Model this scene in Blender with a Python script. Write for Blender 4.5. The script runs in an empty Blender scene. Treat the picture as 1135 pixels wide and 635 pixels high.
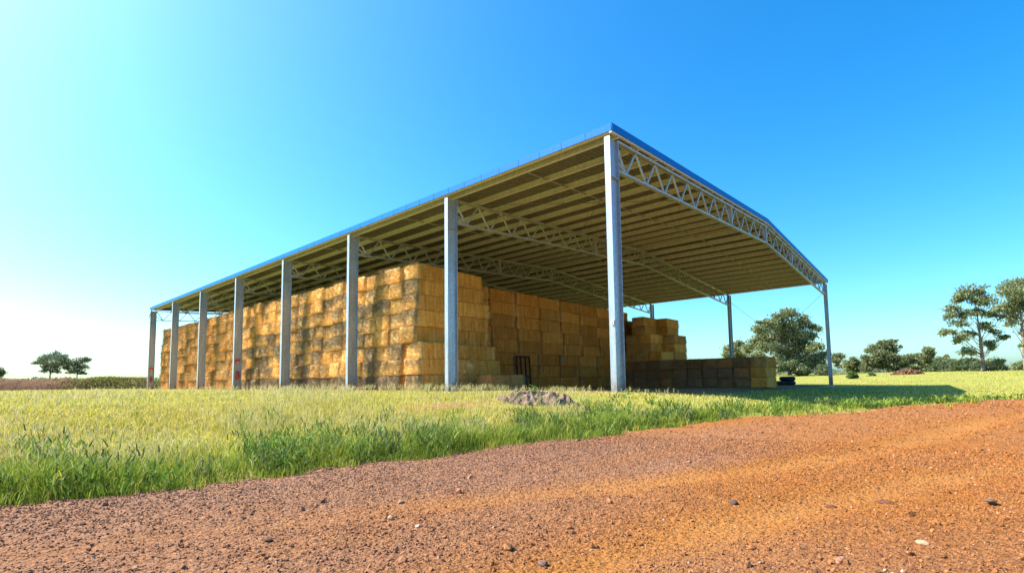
import bpy, bmesh, math, random
import numpy as np
from mathutils import Vector, Matrix

SC = bpy.context.scene
COL = SC.collection
R = random.Random(7)
rng = np.random.default_rng(11)

# ------------------------------------------------------------------ camera
F = 554.363; PX0, PY0 = 567.5, 378.5
YAW, PIT, ROL = 0.8436, 0.0778, -0.0131
CAM = np.array([-14.2287, -8.1359, 0.4312])
BAY = 8.0; NB = 7; W = 35.537; H = 8.373; OV = 0.18
LEN = BAY * NB
FW = np.array([math.sin(YAW)*math.cos(PIT), math.cos(YAW)*math.cos(PIT), math.sin(PIT)])
RT = np.array([math.cos(YAW), -math.sin(YAW), 0.0])
UP = np.cross(RT, FW)
R2 = RT*math.cos(ROL) + UP*math.sin(ROL)
U2 = -RT*math.sin(ROL) + UP*math.cos(ROL)
cd = bpy.data.cameras.new('camera'); cam = bpy.data.objects.new('camera', cd); COL.objects.link(cam)
M = Matrix(((R2[0], U2[0], -FW[0], CAM[0]), (R2[1], U2[1], -FW[1], CAM[1]), (R2[2], U2[2], -FW[2], CAM[2]), (0, 0, 0, 1)))
cam.matrix_world = M
cd.sensor_width = 36; cd.lens = F/1135*36; cd.shift_y = (PY0-317.5)/1135
cd.clip_start = 0.05; cd.clip_end = 20000
SC.camera = cam

def at(px, z):
    """world x, y of the point at depth z seen in picture column px"""
    t = (px-PX0)/F
    d = np.array([math.sin(YAW), math.cos(YAW)]) + t*np.array([math.cos(YAW), -math.sin(YAW)])
    return CAM[0]+d[0]*z, CAM[1]+d[1]*z

# ------------------------------------------------------------------ noise
_perm = np.random.default_rng(3).random((256, 256))
_perm3 = np.random.default_rng(4).random((64, 64, 64))
def vnoise(x, y):
    xi = np.floor(x).astype(int); yi = np.floor(y).astype(int)
    fx = x-xi; fy = y-yi
    fx = fx*fx*(3-2*fx); fy = fy*fy*(3-2*fy)
    a = _perm[xi & 255, yi & 255]; b = _perm[(xi+1) & 255, yi & 255]
    c = _perm[xi & 255, (yi+1) & 255]; d = _perm[(xi+1) & 255, (yi+1) & 255]
    return (a*(1-fx)+b*fx)*(1-fy)+(c*(1-fx)+d*fx)*fy
def fbm(x, y, o=4):
    s = 0; a = .5; t = 0
    for i in range(o):
        s = s+a*vnoise(x+17.3*i, y-9.1*i); t += a; a *= .5; x = x*2.03; y = y*2.03
    return s/t
def vnoise3(p):
    i = np.floor(p).astype(int); f = p-i; f = f*f*(3-2*f)
    r = 0
    for dx in (0, 1):
        for dy in (0, 1):
            for dz in (0, 1):
                w = (f[:, 0] if dx else 1-f[:, 0])*(f[:, 1] if dy else 1-f[:, 1])*(f[:, 2] if dz else 1-f[:, 2])
                r = r + w*_perm3[(i[:, 0]+dx) & 63, (i[:, 1]+dy) & 63, (i[:, 2]+dz) & 63]
    return r
def sstep(a, b, x):
    t = np.clip((x-a)/(b-a), 0, 1); return t*t*(3-2*t)

# ------------------------------------------------------------------ terrain
EX = np.array([-200, -60, -30, -14, -8.5, -4, -2, -.6, .8, 3, 7.2, 14, 30, 80, 300])
EY = np.array([-1.0, -1.2, -1.6, -2.1, -3.0, -3.75, -4.2, -5.5, -6.3, -7.3, -9.6, -13.5, -24, -60, -220])
def edge0(x): return np.interp(x, EX, EY)
def edge(x):
    return edge0(x) + .55*(fbm(x*.9+5, x*0+2.2, 3)-.5) + .18*(vnoise(x*5.1, x*0+7)-.5)
def gh(x, y):
    x = np.asarray(x, float); y = np.asarray(y, float)
    road = -.60 + .25*sstep(-6, 5, x)
    pad = -.012*np.clip(x, 0, 26)
    rgt = sstep(-.5, 4, x)*sstep(46, 38, x)
    t = sstep(0, 5.2, y-edge0(x))*(1-rgt)+sstep(-3.0, 3.5, y)*rgt
    road = road*(1-rgt*sstep(0, 2.0, y-edge0(x)))-.50*rgt*sstep(0, 2.0, y-edge0(x))
    g = road*(1-t)+pad*t
    far = sstep(45, 115, (x-CAM[0])*.95+np.abs(y)*.1)*sstep(2, -10, y-(x-30)*.9)
    g = g + 1.35*far
    inside = sstep(-1, 1.5, x)*sstep(37.5, 35, x)*sstep(-1.5, .5, y)*sstep(60, 57, y)
    g = g + (1-inside)*.10*(fbm(x*.33, y*.33, 3)-.5) + inside*.03*(fbm(x*1.3, y*1.3, 2)-.5)
    return g
def gz(x, y): return float(gh(np.array([x]), np.array([y]))[0])

# ------------------------------------------------------------------ materials
def mat(name, rough=.6, metal=0., spec=.3):
    m = bpy.data.materials.new(name); m.use_nodes = True
    nt = m.node_tree; b = nt.nodes['Principled BSDF']
    b.inputs['Roughness'].default_value = rough; b.inputs['Metallic'].default_value = metal
    b.inputs['Specular IOR Level'].default_value = spec
    return m, nt, b
def nd(nt, t, **k):
    n = nt.nodes.new(t)
    for a, v in k.items():
        if a in n.inputs: n.inputs[a].default_value = v
        else: setattr(n, a, v)
    return n
def ramp(nt, fac, stops, interp='LINEAR'):
    n = nt.nodes.new('ShaderNodeValToRGB'); e = n.color_ramp.elements; n.color_ramp.interpolation = interp
    while len(e) < len(stops): e.new(.5)
    for i, (p, c) in enumerate(stops): e[i].position = p; e[i].color = (*c, 1)
    nt.links.new(fac, n.inputs[0]); return n.outputs[0]
def mixc(nt, f, a, b, mode='MIX'):
    n = nt.nodes.new('ShaderNodeMix'); n.data_type = 'RGBA'; n.blend_type = mode
    for s, v in ((0, f), (6, a), (7, b)):
        if isinstance(v, (int, float)): n.inputs[s].default_value = v
        elif isinstance(v, tuple): n.inputs[s].default_value = (*v, 1)
        else: nt.links.new(v, n.inputs[s])
    return n.outputs[2]
def noise(nt, vec, scale, detail=4, rough=.55, dist=0):
    n = nd(nt, 'ShaderNodeTexNoise', Scale=scale, Detail=detail, Roughness=rough, Distortion=dist)
    if vec is not None: nt.links.new(vec, n.inputs['Vector'])
    return n.outputs['Fac']
def vscale(nt, vec, s, off=None):
    n = nt.nodes.new('ShaderNodeMapping'); n.inputs['Scale'].default_value = s
    nt.links.new(vec, n.inputs['Vector']); return n.outputs[0]
def math_(nt, op, a, b=None, clamp=False):
    n = nt.nodes.new('ShaderNodeMath'); n.operation = op; n.use_clamp = clamp
    for i, v in enumerate((a, b)):
        if v is None: continue
        if isinstance(v, (int, float)): n.inputs[i].default_value = v
        else: nt.links.new(v, n.inputs[i])
    return n.outputs[0]
def bump(nt, b, h, strength=.5, dist=.02):
    n = nd(nt, 'ShaderNodeBump', Strength=strength, Distance=dist)
    nt.links.new(h, n.inputs['Height']); nt.links.new(n.outputs[0], b.inputs['Normal'])
def objc(nt): return nt.nodes.new('ShaderNodeTexCoord').outputs['Object']
def wpos(nt): return nt.nodes.new('ShaderNodeNewGeometry').outputs['Position']
def colattr(nt): 
    n = nt.nodes.new('ShaderNodeAttribute'); n.attribute_name = 'Col'; return n.outputs['Color']

# galvanised steel
def m_galv(name, base, metal, rough, var=.25):
    m, nt, b = mat(name, rough, metal, .4)
    p = wpos(nt)
    n1 = noise(nt, p, 9, 5, .65); n2 = noise(nt, vscale(nt, p, (4, 4, .5)), 1.6, 4, .6)
    k = math_(nt, 'ADD', math_(nt, 'MULTIPLY', n1, .55), math_(nt, 'MULTIPLY', n2, .45))
    lo = tuple(c*(1-var) for c in base); hi = tuple(min(1, c*(1+var)) for c in base)
    cc = ramp(nt, k, [(.36, lo), (.5, base), (.64, hi)])
    if name == 'galvanised_post':
        sz = nt.nodes.new('ShaderNodeSeparateXYZ'); nt.links.new(p, sz.inputs[0])
        mr = nt.nodes.new('ShaderNodeMapRange'); nt.links.new(math_(nt, 'ADD', sz.outputs[2], math_(nt, 'MULTIPLY', noise(nt, p, 5, 5, .7), -1.6)), mr.inputs[0])
        for i_, v_ in ((1, -.25), (2, -.75), (3, 0), (4, .75)): mr.inputs[i_].default_value = v_
        cc = mixc(nt, mr.outputs[0], cc, (.20, .10, .055))
        st = noise(nt, vscale(nt, p, (9, 9, .35)), 1.0, 4, .7)
        cc = mixc(nt, ramp(nt, st, [(.58, (0, 0, 0)), (.75, (.5, .5, .5))]), cc, (.62, .64, .66))
    nt.links.new(cc, b.inputs['Base Color'])
    nt.links.new(ramp(nt, n1, [(.35, (rough+.12,)*3), (.65, (rough-.1,)*3)]), b.inputs['Roughness'])
    return m
M_POST = m_galv('galvanised_post', (.34, .39, .45), .5, .40)
M_TRUSS = m_galv('galvanised_truss', (.36, .37, .36), .3, .45, .2)
M_PURL = m_galv('galvanised_purlin', (.62, .58, .48), .1, .42, .16)
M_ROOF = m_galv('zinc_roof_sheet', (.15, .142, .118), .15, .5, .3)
M_BLUE = m_galv('blue_painted_flashing', (.006, .15, .55), .0, .5, .06)
M_BLUE.node_tree.nodes['Principled BSDF'].inputs['Specular IOR Level'].default_value = .08
M_WIRE, _, b_ = mat('wire', .5, .6); b_.inputs['Base Color'].default_value = (.2, .2, .2, 1)
M_CONC, _nt, b_ = mat('concrete', .85)
_nt.links.new(ramp(_nt, noise(_nt, wpos(_nt), 14, 5), [(.3, (.42, .39, .34)), (.7, (.66, .62, .55))]), b_.inputs['Base Color'])
def m_plain(name, c, rough=.5, metal=0, var=.2, sc=20):
    m, nt, b = mat(name, rough, metal)
    nt.links.new(ramp(nt, noise(nt, wpos(nt), sc, 4), [(.3, tuple(x*(1-var) for x in c)), (.7, tuple(min(1, x*(1+var)) for x in c))]), b.inputs['Base Color'])
    return m
M_RED = m_plain('red_paint', (.55, .03, .03), .35)
M_WHITE = m_plain('white_paint', (.75, .75, .73), .5)
M_BLACK = m_plain('black_steel', (.026, .017, .014), .7)
M_RUST = m_plain('dark_rusty_steel', (.055, .022, .013), .8)
M_RUBBER = m_plain('black_rubber', (.02, .02, .02), .7)

# straw: obj.color red = how weathered, green = how brown, blue = age and painted shade
def m_straw(mass=False):
    m, nt, b = mat('straw_mass' if mass else 'straw', .85, 0, .15)
    oi = nt.nodes.new('ShaderNodeObjectInfo'); sep = nt.nodes.new('ShaderNodeSeparateColor')
    nt.links.new(oi.outputs['Color'], sep.inputs[0])
    oc = objc(nt); wp = wpos(nt)
    off = nt.nodes.new('ShaderNodeVectorMath'); off.operation = 'ADD'
    cmb = nt.nodes.new('ShaderNodeCombineXYZ')
    r37 = math_(nt, 'MULTIPLY', oi.outputs['Random'], 37.0)
    for i in range(3): nt.links.new(r37, cmb.inputs[i])
    nt.links.new(oc, off.inputs[0]); nt.links.new(cmb.outputs[0], off.inputs[1]); oc2 = off.outputs[0]
    fl = noise(nt, vscale(nt, oc2, (34, 4, 3)), 1, 3, .6)      # flakes
    fi = noise(nt, vscale(nt, oc2, (30, 40, 40)), 1.6, 4, .7)  # straws
    lo = noise(nt, oc2, 2.2, 3, .6)
    fk = noise(nt, vscale(nt, oc2, (10, .9, .6)), 1, 3, .6)
    bl = noise(nt, oc2, 11.0, 5, .8)
    k = math_(nt, 'ADD', math_(nt, 'MULTIPLY', fk, .34), math_(nt, 'ADD', math_(nt, 'MULTIPLY', fi, .20), math_(nt, 'MULTIPLY', bl, .42)))
    k = math_(nt, 'ADD', k, math_(nt, 'MULTIPLY', lo, .10))
    straw = ramp(nt, k, [(.33, (.13, .042, .007)), (.43, (.48, .19, .026)), (.52, (.74, .34, .056)), (.65, (.92, .58, .18))])
    hs = nd(nt, 'ShaderNodeHueSaturation')
    nt.links.new(straw, hs.inputs['Color'])
    rv = math_(nt, 'ADD', math_(nt, 'MULTIPLY', oi.outputs['Random'], .45), .85)
    nt.links.new(rv, hs.inputs['Value'])
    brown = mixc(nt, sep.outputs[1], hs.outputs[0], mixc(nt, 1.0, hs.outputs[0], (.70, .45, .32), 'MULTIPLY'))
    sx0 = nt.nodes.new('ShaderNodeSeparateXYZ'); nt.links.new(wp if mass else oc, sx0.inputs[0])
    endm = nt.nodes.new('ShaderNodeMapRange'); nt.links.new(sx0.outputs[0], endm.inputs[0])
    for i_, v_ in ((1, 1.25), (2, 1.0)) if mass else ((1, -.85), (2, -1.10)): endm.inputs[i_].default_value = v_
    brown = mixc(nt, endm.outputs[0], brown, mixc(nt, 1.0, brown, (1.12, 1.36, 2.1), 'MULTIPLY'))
    # grey weathering in patches, mostly along the upper edge of each bale
    sx = nt.nodes.new('ShaderNodeSeparateXYZ'); nt.links.new(oc, sx.inputs[0])
    if mass:
        zt = math_(nt, 'MULTIPLY', math_(nt, 'FRACT', math_(nt, 'DIVIDE', sx.outputs[2], .79)), .25)
    else: zt = math_(nt, 'MULTIPLY', sx.outputs[2], .30)
    wn = noise(nt, oc2, 4.2, 5, .75)
    wg = noise(nt, wp, .55, 3, .6)
    wv = math_(nt, 'ADD', math_(nt, 'ADD', math_(nt, 'MULTIPLY', wn, .95), zt), math_(nt, 'MULTIPLY', wg, .7))
    wv = math_(nt, 'ADD', wv, math_(nt, 'MULTIPLY', sep.outputs[0], .75))
    wv = math_(nt, 'ADD', wv, math_(nt, 'MULTIPLY', oi.outputs['Random'], .16))
    wf = ramp(nt, wv, [(.0, (0, 0, 0)), (.55, (0, 0, 0)), (.68, (.85, .85, .85)), (1, (.9, .9, .9))])
    n = [x for x in nt.nodes if x.type == 'VALTORGB'][-1]
    sc = math_(nt, 'MULTIPLY', wv, .46); nt.links.new(sc, n.inputs[0])
    wf = math_(nt, 'MULTIPLY', wf, endm.outputs[0]); wf = math_(nt, 'MAXIMUM', wf, math_(nt, 'MULTIPLY', sep.outputs[2], .8))  # blue greys a whole bale, for age and for painted shade
    grey = ramp(nt, fi, [(.35, (.045, .038, .030)), (.5, (.15, .125, .09)), (.66, (.40, .34, .23))])
    c = mixc(nt, wf, brown, grey)
    ca = nt.nodes.new('ShaderNodeAttribute'); ca.attribute_name = 'Col'
    c = mixc(nt, 1.0, c, ca.outputs['Color'], 'MULTIPLY')
    nt.links.new(c, b.inputs['Base Color'])
    hh = math_(nt, 'ADD', math_(nt, 'MULTIPLY', fk, .8), math_(nt, 'ADD', fi, bl))
    bump(nt, b, hh, 1.0, .05)
    return m
M_STRAW = m_straw(); M_STRAWM = m_straw(True)

def m_leafy(name, trans=.35, rough=.6, spec=.25, bright=1.0):
    m, nt, b = mat(name, rough, 0, spec)
    c = colattr(nt)
    if bright != 1: c = mixc(nt, 1.0, c, (bright,)*3, 'MULTIPLY')
    nt.links.new(c, b.inputs['Base Color'])
    tr = nt.nodes.new('ShaderNodeBsdfTranslucent'); nt.links.new(c, tr.inputs[0])
    mx = nt.nodes.new('ShaderNodeMixShader'); mx.inputs[0].default_value = trans
    nt.links.new(b.outputs[0], mx.inputs[1]); nt.links.new(tr.outputs[0], mx.inputs[2])
    nt.links.new(mx.outputs[0], nt.nodes['Material Output'].inputs[0])
    return m
M_GRASS = m_leafy('grass_blades', .34)
M_LEAF = m_leafy('gum_leaves', .4, .5, .3)
M_BARK = m_plain('bark', (.20, .15, .12), .9, 0, .5, 3)

# ground
def m_ground():
    m, nt, b = mat('grass_soil', .95, 0, .1)
    p = wpos(nt)
    a = noise(nt, p, .35, 4, .6); f = noise(nt, p, 7, 5, .7); l = noise(nt, p, .06, 3)
    green = ramp(nt, f, [(.3, (.08, .11, .02)), (.5, (.16, .20, .04)), (.7, (.28, .30, .09))])
    dry = ramp(nt, f, [(.3, (.13, .115, .025)), (.5, (.25, .235, .045)), (.72, (.38, .36, .10))])
    g = mixc(nt, ramp(nt, a, [(.30, (.25, .25, .25)), (.55, (1, 1, 1))]), green, dry)
    soil = ramp(nt, noise(nt, p, 11, 6, .7), [(.3, (.14, .065, .03)), (.5, (.27, .13, .055)), (.72, (.42, .25, .13))])
    at_ = colattr(nt)
    g = mixc(nt, at_, g, soil)
    nt.links.new(g, b.inputs['Base Color'])
    bump(nt, b, f, .8, .05)
    return m
def m_road():
    m, nt, b = mat('red_dirt', .92, 0, .15)
    p = wpos(nt)
    fine = noise(nt, p, 26, 6, .75); mid = noise(nt, p, 5, 5, .65)
    red = ramp(nt, fine, [(.28, (.075, .032, .018)), (.44, (.20, .095, .052)), (.58, (.29, .150, .086)), (.75, (.42, .25, .16))])
    org = ramp(nt, fine, [(.28, (.08, .024, .005)), (.44, (.24, .082, .014)), (.58, (.34, .127, .024)), (.75, (.44, .21, .065))])
    sp = nt.nodes.new('ShaderNodeSeparateColor'); nt.links.new(colattr(nt), sp.inputs[0])
    f = mixc(nt, sp.outputs[0], red, org)
    f = mixc(nt, math_(nt, 'MULTIPLY', sp.outputs[1], .7), f, ramp(nt, fine, [(.25, (.24, .095, .022)), (.75, (.50, .225, .062))]))
    pale = mixc(nt, ramp(nt, mid, [(.5, (0, 0, 0)), (.75, (.45, .45, .45))]), f, (.36, .155, .050))
    nt.links.new(pale, b.inputs['Base Color'])
    vo = nd(nt, 'ShaderNodeTexVoronoi', Scale=42.0); nt.links.new(p, vo.inputs['Vector'])
    vo2 = nd(nt, 'ShaderNodeTexVoronoi', Scale=17.0); nt.links.new(p, vo2.inputs['Vector'])
    h = math_(nt, 'ADD', math_(nt, 'MULTIPLY', vo.outputs['Distance'], -.5), math_(nt, 'ADD', fine, math_(nt, 'MULTIPLY', vo2.outputs['Distance'], -.6)))
    bump(nt, b, h, 1.0, .03)
    return m
M_GROUND = m_ground(); M_ROAD = m_road()
def m_pebble():
    m, nt, b = mat('gravel', .85, 0, .2)
    f = noise(nt, wpos(nt), 60, 4, .7)
    c = mixc(nt, 1.0, colattr(nt), ramp(nt, f, [(.3, (.6, .6, .6)), (.7, (1.25, 1.25, 1.25))]), 'MULTIPLY')
    nt.links.new(c, b.inputs['Base Color']); bump(nt, b, f, .6, .01)
    return m
M_PEB = m_pebble()
def m_clod():
    m, nt, b = mat('clay_soil', .95, 0, .1)
    p = wpos(nt); f = noise(nt, p, 6, 6, .7); l = noise(nt, p, .5, 3)
    so = ramp(nt, f, [(.3, (.05, .022, .014)), (.5, (.13, .062, .032)), (.72, (.27, .16, .095))])
    nt.links.new(so, b.inputs['Base Color']); bump(nt, b, f, 1, .1)
    return m
M_CLOD = m_clod()
M_HEAP = m_plain('pale_dry_clay', (.19, .125, .092), .95, 0, .6, 9)

# ------------------------------------------------------------------ mesh helpers
def npmesh(name, v, faces, m, parent=None, col=None, smooth=False, loc=None):
    """faces: list of int arrays (n,3) or (n,4)"""
    me = bpy.data.meshes.new(name)
    v = np.asarray(v, np.float32)
    base = np.zeros(3, np.float32)
    if parent is not None: base = np.array(world_loc(parent), np.float32)
    if loc is not None: base = np.array(loc, np.float32)
    v = v-base
    me.vertices.add(len(v)); me.vertices.foreach_set('co', v.ravel())
    loops = np.concatenate([np.asarray(f, np.int32).ravel() for f in faces])
    tot = np.concatenate([np.full(len(f), np.asarray(f).shape[1], np.int32) for f in faces])
    st = np.concatenate([[0], np.cumsum(tot)[:-1]]).astype(np.int32)
    me.loops.add(len(loops)); me.loops.foreach_set('vertex_index', loops)
    me.polygons.add(len(tot)); me.polygons.foreach_set('loop_start', st); me.polygons.foreach_set('loop_total', tot)
    me.polygons.foreach_set('use_smooth', np.full(len(tot), bool(smooth)))
    me.update(calc_edges=True); me.validate()
    if col is not None:
        a = me.attributes.new('Col', 'FLOAT_COLOR', 'POINT')
        c4 = np.ones((len(v), 4), np.float32); c4[:, :3] = col; a.data.foreach_set('color', c4.ravel())
    me.materials.append(m)
    o = bpy.data.objects.new(name, me); COL.objects.link(o)
    if parent is not None: o.parent = parent
    elif loc is not None: o.location = loc
    return o
def world_loc(o):
    p = Vector((0, 0, 0))
    while o is not None: p = p+o.location; o = o.parent
    return p
class MB:
    def __init__(s): s.v = []; s.q = []; s.t = []
    def box(s, a, b):
        n = len(s.v); (x0, y0, z0), (x1, y1, z1) = a, b
        s.v += [(x0, y0, z0), (x1, y0, z0), (x1, y1, z0), (x0, y1, z0), (x0, y0, z1), (x1, y0, z1), (x1, y1, z1), (x0, y1, z1)]
        s.q += [tuple(n+i for i in f) for f in ((0, 3, 2, 1), (4, 5, 6, 7), (0, 1, 5, 4), (1, 2, 6, 5), (2, 3, 7, 6), (3, 0, 4, 7))]
    def bar(s, p, q, w, h, up=(0, 0, 1)):
        p = Vector(p); q = Vector(q); d = (q-p).normalized(); u = Vector(up)
        if abs(d.dot(u)) > .99: u = Vector((1, 0, 0))
        r = d.cross(u).normalized()*w/2; u = r.cross(d).normalized()*h/2
        n = len(s.v)
        for c in (p, q):
            for a, b in ((-1, -1), (1, -1), (1, 1), (-1, 1)): s.v.append(tuple(c+r*a+u*b))
        s.q += [tuple(n+i for i in f) for f in ((0, 3, 2, 1), (4, 5, 6, 7), (0, 1, 5, 4), (1, 2, 6, 5), (2, 3, 7, 6), (3, 0, 4, 7))]
    def tube(s, pts, rad, k=8, cap=True):
        n0 = len(s.v); pts = [Vector(p) for p in pts]
        for i, p in enumerate(pts):
            d = (pts[min(i+1, len(pts)-1)]-pts[max(i-1, 0)])
            d = d.normalized() if d.length > 1e-6 else Vector((0, 0, 1))
            a = d.orthogonal().normalized(); 
            ref = Vector((.3, 1, .2)); a = (ref-d*ref.dot(d)).normalized(); b = d.cross(a)
            r = rad[i] if hasattr(rad, '__len__') else rad
            for j in range(k):
                t = 2*math.pi*j/k; s.v.append(tuple(p+a*r*math.cos(t)+b*r*math.sin(t)))
        for i in range(len(pts)-1):
            for j in range(k):
                j2 = (j+1) % k
                s.q.append((n0+i*k+j, n0+i*k+j2, n0+(i+1)*k+j2, n0+(i+1)*k+j))
        if cap:
            for e, c in ((0, pts[0]), (len(pts)-1, pts[-1])):
                s.v.append(tuple(c)); m_ = len(s.v)-1
                for j in range(k):
                    j2 = (j+1) % k
                    s.t.append((m_, n0+e*k+j2, n0+e*k+j) if e == 0 else (m_, n0+e*k+j, n0+e*k+j2))
    def build(s, name, m, parent=None, smooth=False, loc=None):
        f = []
        if s.q: f.append(np.array(s.q))
        if s.t: f.append(np.array(s.t))
        return npmesh(name, np.array(s.v), f, m, parent, None, smooth, loc)
def tag(o, label=None, cat=None, group=None, kind=None):
    if label: o['label'] = label
    if cat: o['category'] = cat
    if group: o['group'] = group
    if kind: o['kind'] = kind
    return o
def empty(name, loc):
    o = bpy.data.objects.new(name, None); COL.objects.link(o); o.location = loc; o.empty_display_size = .3
    return o

# ------------------------------------------------------------------ ground and road
def gaxis(c, fine, n, far):
    t = np.linspace(-1, 1, n); k = 9.0
    s = np.sinh(k*t)/np.sinh(k)*far
    return c+s
gx = np.unique(np.concatenate([np.arange(-40, 60, .5), 10+np.sign(np.linspace(-1, 1, 81))*(50+6000*np.abs(np.linspace(-1, 1, 81))**3)]))
gy = np.unique(np.concatenate([np.arange(-30, 66, .5), 18+np.sign(np.linspace(-1, 1, 81))*(48+6000*np.abs(np.linspace(-1, 1, 81))**3)]))
X, Y = np.meshgrid(gx, gy, indexing='ij')
Z = gh(X, Y)-.22*sstep(.0, -.7, Y-edge0(X))*sstep(-60, -58, X)*sstep(118, 114, X)*sstep(-44, -40, Y-edge0(X))
# soil shows inside the shed, along the bases of the posts and in bare patches
def soilmask(x, y):
    ins = sstep(-.9, .2, x)*sstep(37, 35, x)*sstep(-.6, 1.0, y+.6*(fbm(x*.5, y*.5, 3)-.5))*sstep(60, 57, y)
    ins = ins*(1-.0*x)
    px_ = np.exp(-(((x+6.7)/1.6)**2+((y-.5)/.5)**2))
    near = sstep(.8, 0, np.abs(y-edge0(x)))*.8
    return np.clip(ins+px_+near, 0, 1)
nx_, ny_ = X.shape
I = np.arange(nx_*ny_).reshape(nx_, ny_)
Q = np.stack([I[:-1, :-1], I[1:, :-1], I[1:, 1:], I[:-1, 1:]], -1).reshape(-1, 4)
sm = soilmask(X, Y).ravel()
o = npmesh('ground', np.stack([X.ravel(), Y.ravel(), Z.ravel()], 1), [Q], M_GROUND, col=np.repeat(sm[:, None], 3, 1), smooth=True)
tag(o, kind='structure')

rx = np.concatenate([np.arange(-60, -22, .5), np.arange(-22, -16, .12), np.arange(-16, 4, .05), np.arange(4, 14, .1), np.arange(14, 30, .3), np.arange(30, 120, 1.5)])
rt = np.concatenate([np.arange(-.9, 1.0, .05), np.arange(1.0, 6, .05), np.arange(6, 10, .12), np.arange(10, 40, .8)])
X, T = np.meshgrid(rx, rt, indexing='ij')
Y = edge0(X)-T
def tracks(x, y):
    # two wheel-smoothed strips of finer dirt
    r = 0
    for o_ in (0, 1.75):
        c = -6.8+o_-.35*(x+11.3)+.25*np.sin(x*.5+o_)
        r = r+np.exp(-((y-c)/(.24+.12*vnoise(x*1.3, y*0+o_)))**2)*np.clip(.35+1.1*fbm(x*.8+o_*9, y*.8, 3), 0, 1)
    return np.clip(r, 0, 1)
def roadz(x, y):
    big = .05*(fbm(x*.45, y*.45, 2)-.5)
    md = .045*(fbm(x*2.4, y*2.4, 3)-.5)+.022*(fbm(x*9, y*9, 3)-.5)
    rut = -.035*tracks(x, y); md = md*(1-.6*tracks(x, y))
    return gh(x, y)+.03+big+md+rut
sd = edge(X)-Y
Z = roadz(X, Y)-.14*sstep(.12, -.25, sd)
# orange finer dirt: wheel-smoothed bands and the right-hand side
def orange(x, y):
    d = edge0(x)-y
    n = fbm(x*.25+3, d*.8, 3)
    side = sstep(-.4, 4.6, -y+.35*x+3.0*(n-.5))
    return np.clip(.16+.64*side+tracks(x, y)*(.2+.4*side)+(n-.5)*.6, 0, 1)
oc_ = orange(X, Y).ravel()
nx_, ny_ = X.shape
I = np.arange(nx_*ny_).reshape(nx_, ny_)
Q = np.stack([I[:-1, :-1], I[:-1, 1:], I[1:, 1:], I[1:, :-1]], -1).reshape(-1, 4)
o = npmesh('dirt_road', np.stack([X.ravel(), Y.ravel(), Z.ravel()], 1), [Q], M_ROAD, col=np.stack([oc_, (tracks(X, Y)*sstep(-1, 4, -Y+.35*X)).ravel(), oc_*0], 1), smooth=True)
tag(o, kind='structure')

# gravel: loose small stones on the road
bm = bmesh.new(); bmesh.ops.create_icosphere(bm, subdivisions=1, radius=1)
ICO = np.array([v.co[:] for v in bm.verts]); ICOF = np.array([[v.index for v in f.verts] for f in bm.faces]); bm.free()
def polar(n, d0, d1, pw, half=.86, off=0.0):
    u = rng.random(n)
    if pw == 0: d = d0*(d1/d0)**u
    else: d = (d0**pw+u*(d1**pw-d0**pw))**(1/pw)
    a = YAW+off+(rng.random(n)*2-1)*half
    return CAM[0]+np.sin(a)*d, CAM[1]+np.cos(a)*d, d
def stones(n, d0, d1, pw, s0, s1):
    x, y, d = polar(n, d0, d1, pw, 1.0)
    k = ((edge(x)-y) > .05) & (rng.random(len(x)) > .75*tracks(x, y)) & (rng.random(len(x)) < .35+1.1*fbm(x*.7, y*.7, 3))
    x, y, d = x[k], y[k], d[k]
    s = s0*(s1/s0)**(rng.random(len(x))**3.0)
    s = np.maximum(s, .0013*d)
    return x, y, s
px1 = [stones(115000, 2.0, 9, .9, .0028, .013), stones(50000, 7, 40, .5, .005, .020), stones(1500, 2.2, 25, .6, .012, .034)]
sx = np.concatenate([a[0] for a in px1]); sy = np.concatenate([a[1] for a in px1]); ss = np.concatenate([a[2] for a in px1])
n = len(sx)
def rotmats(n, g):
    q = g.normal(size=(n, 4)); q /= np.linalg.norm(q, axis=1)[:, None]
    w, x, y, z = q.T
    return np.stack([1-2*(y*y+z*z), 2*(x*y-z*w), 2*(x*z+y*w), 2*(x*y+z*w), 1-2*(x*x+z*z), 2*(y*z-x*w), 2*(x*z-y*w), 2*(y*z+x*w), 1-2*(x*x+y*y)], 1).reshape(n, 3, 3)
sc3 = ss[:, None]*(.6+.8*rng.random((n, 3)))*np.array([1, 1, .75])
V = ICO[None]*(.55+.85*rng.random((n, 12, 1)))*sc3[:, None, :]
V = np.einsum('nij,nkj->nki', rotmats(n, rng), V)
V += np.stack([sx, sy, roadz(sx, sy)+ss*.15], 1)[:, None, :]
fo = orange(sx, sy)[:, None]
pc = (1-fo)*np.array([.23, .112, .065])+fo*np.array([.28, .102, .025])
pc = pc*(.65+.7*rng.random((n, 1)))
pale = rng.random(n) < .02; pc[pale] = np.array([.42, .28, .19])*(.7+.5*rng.random((pale.sum(), 1)))
dark = rng.random(n) < .05; pc[dark] = np.array([.12, .06, .042])
Fs = (ICOF[None]+(np.arange(n)*12)[:, None, None]).reshape(-1, 3)
o = npmesh('gravel', V.reshape(-1, 3), [Fs], M_PEB, col=np.repeat(pc, 12, 0))
tag(o, 'loose reddish gravel scattered over the dirt road', 'gravel', kind='stuff')

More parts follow.
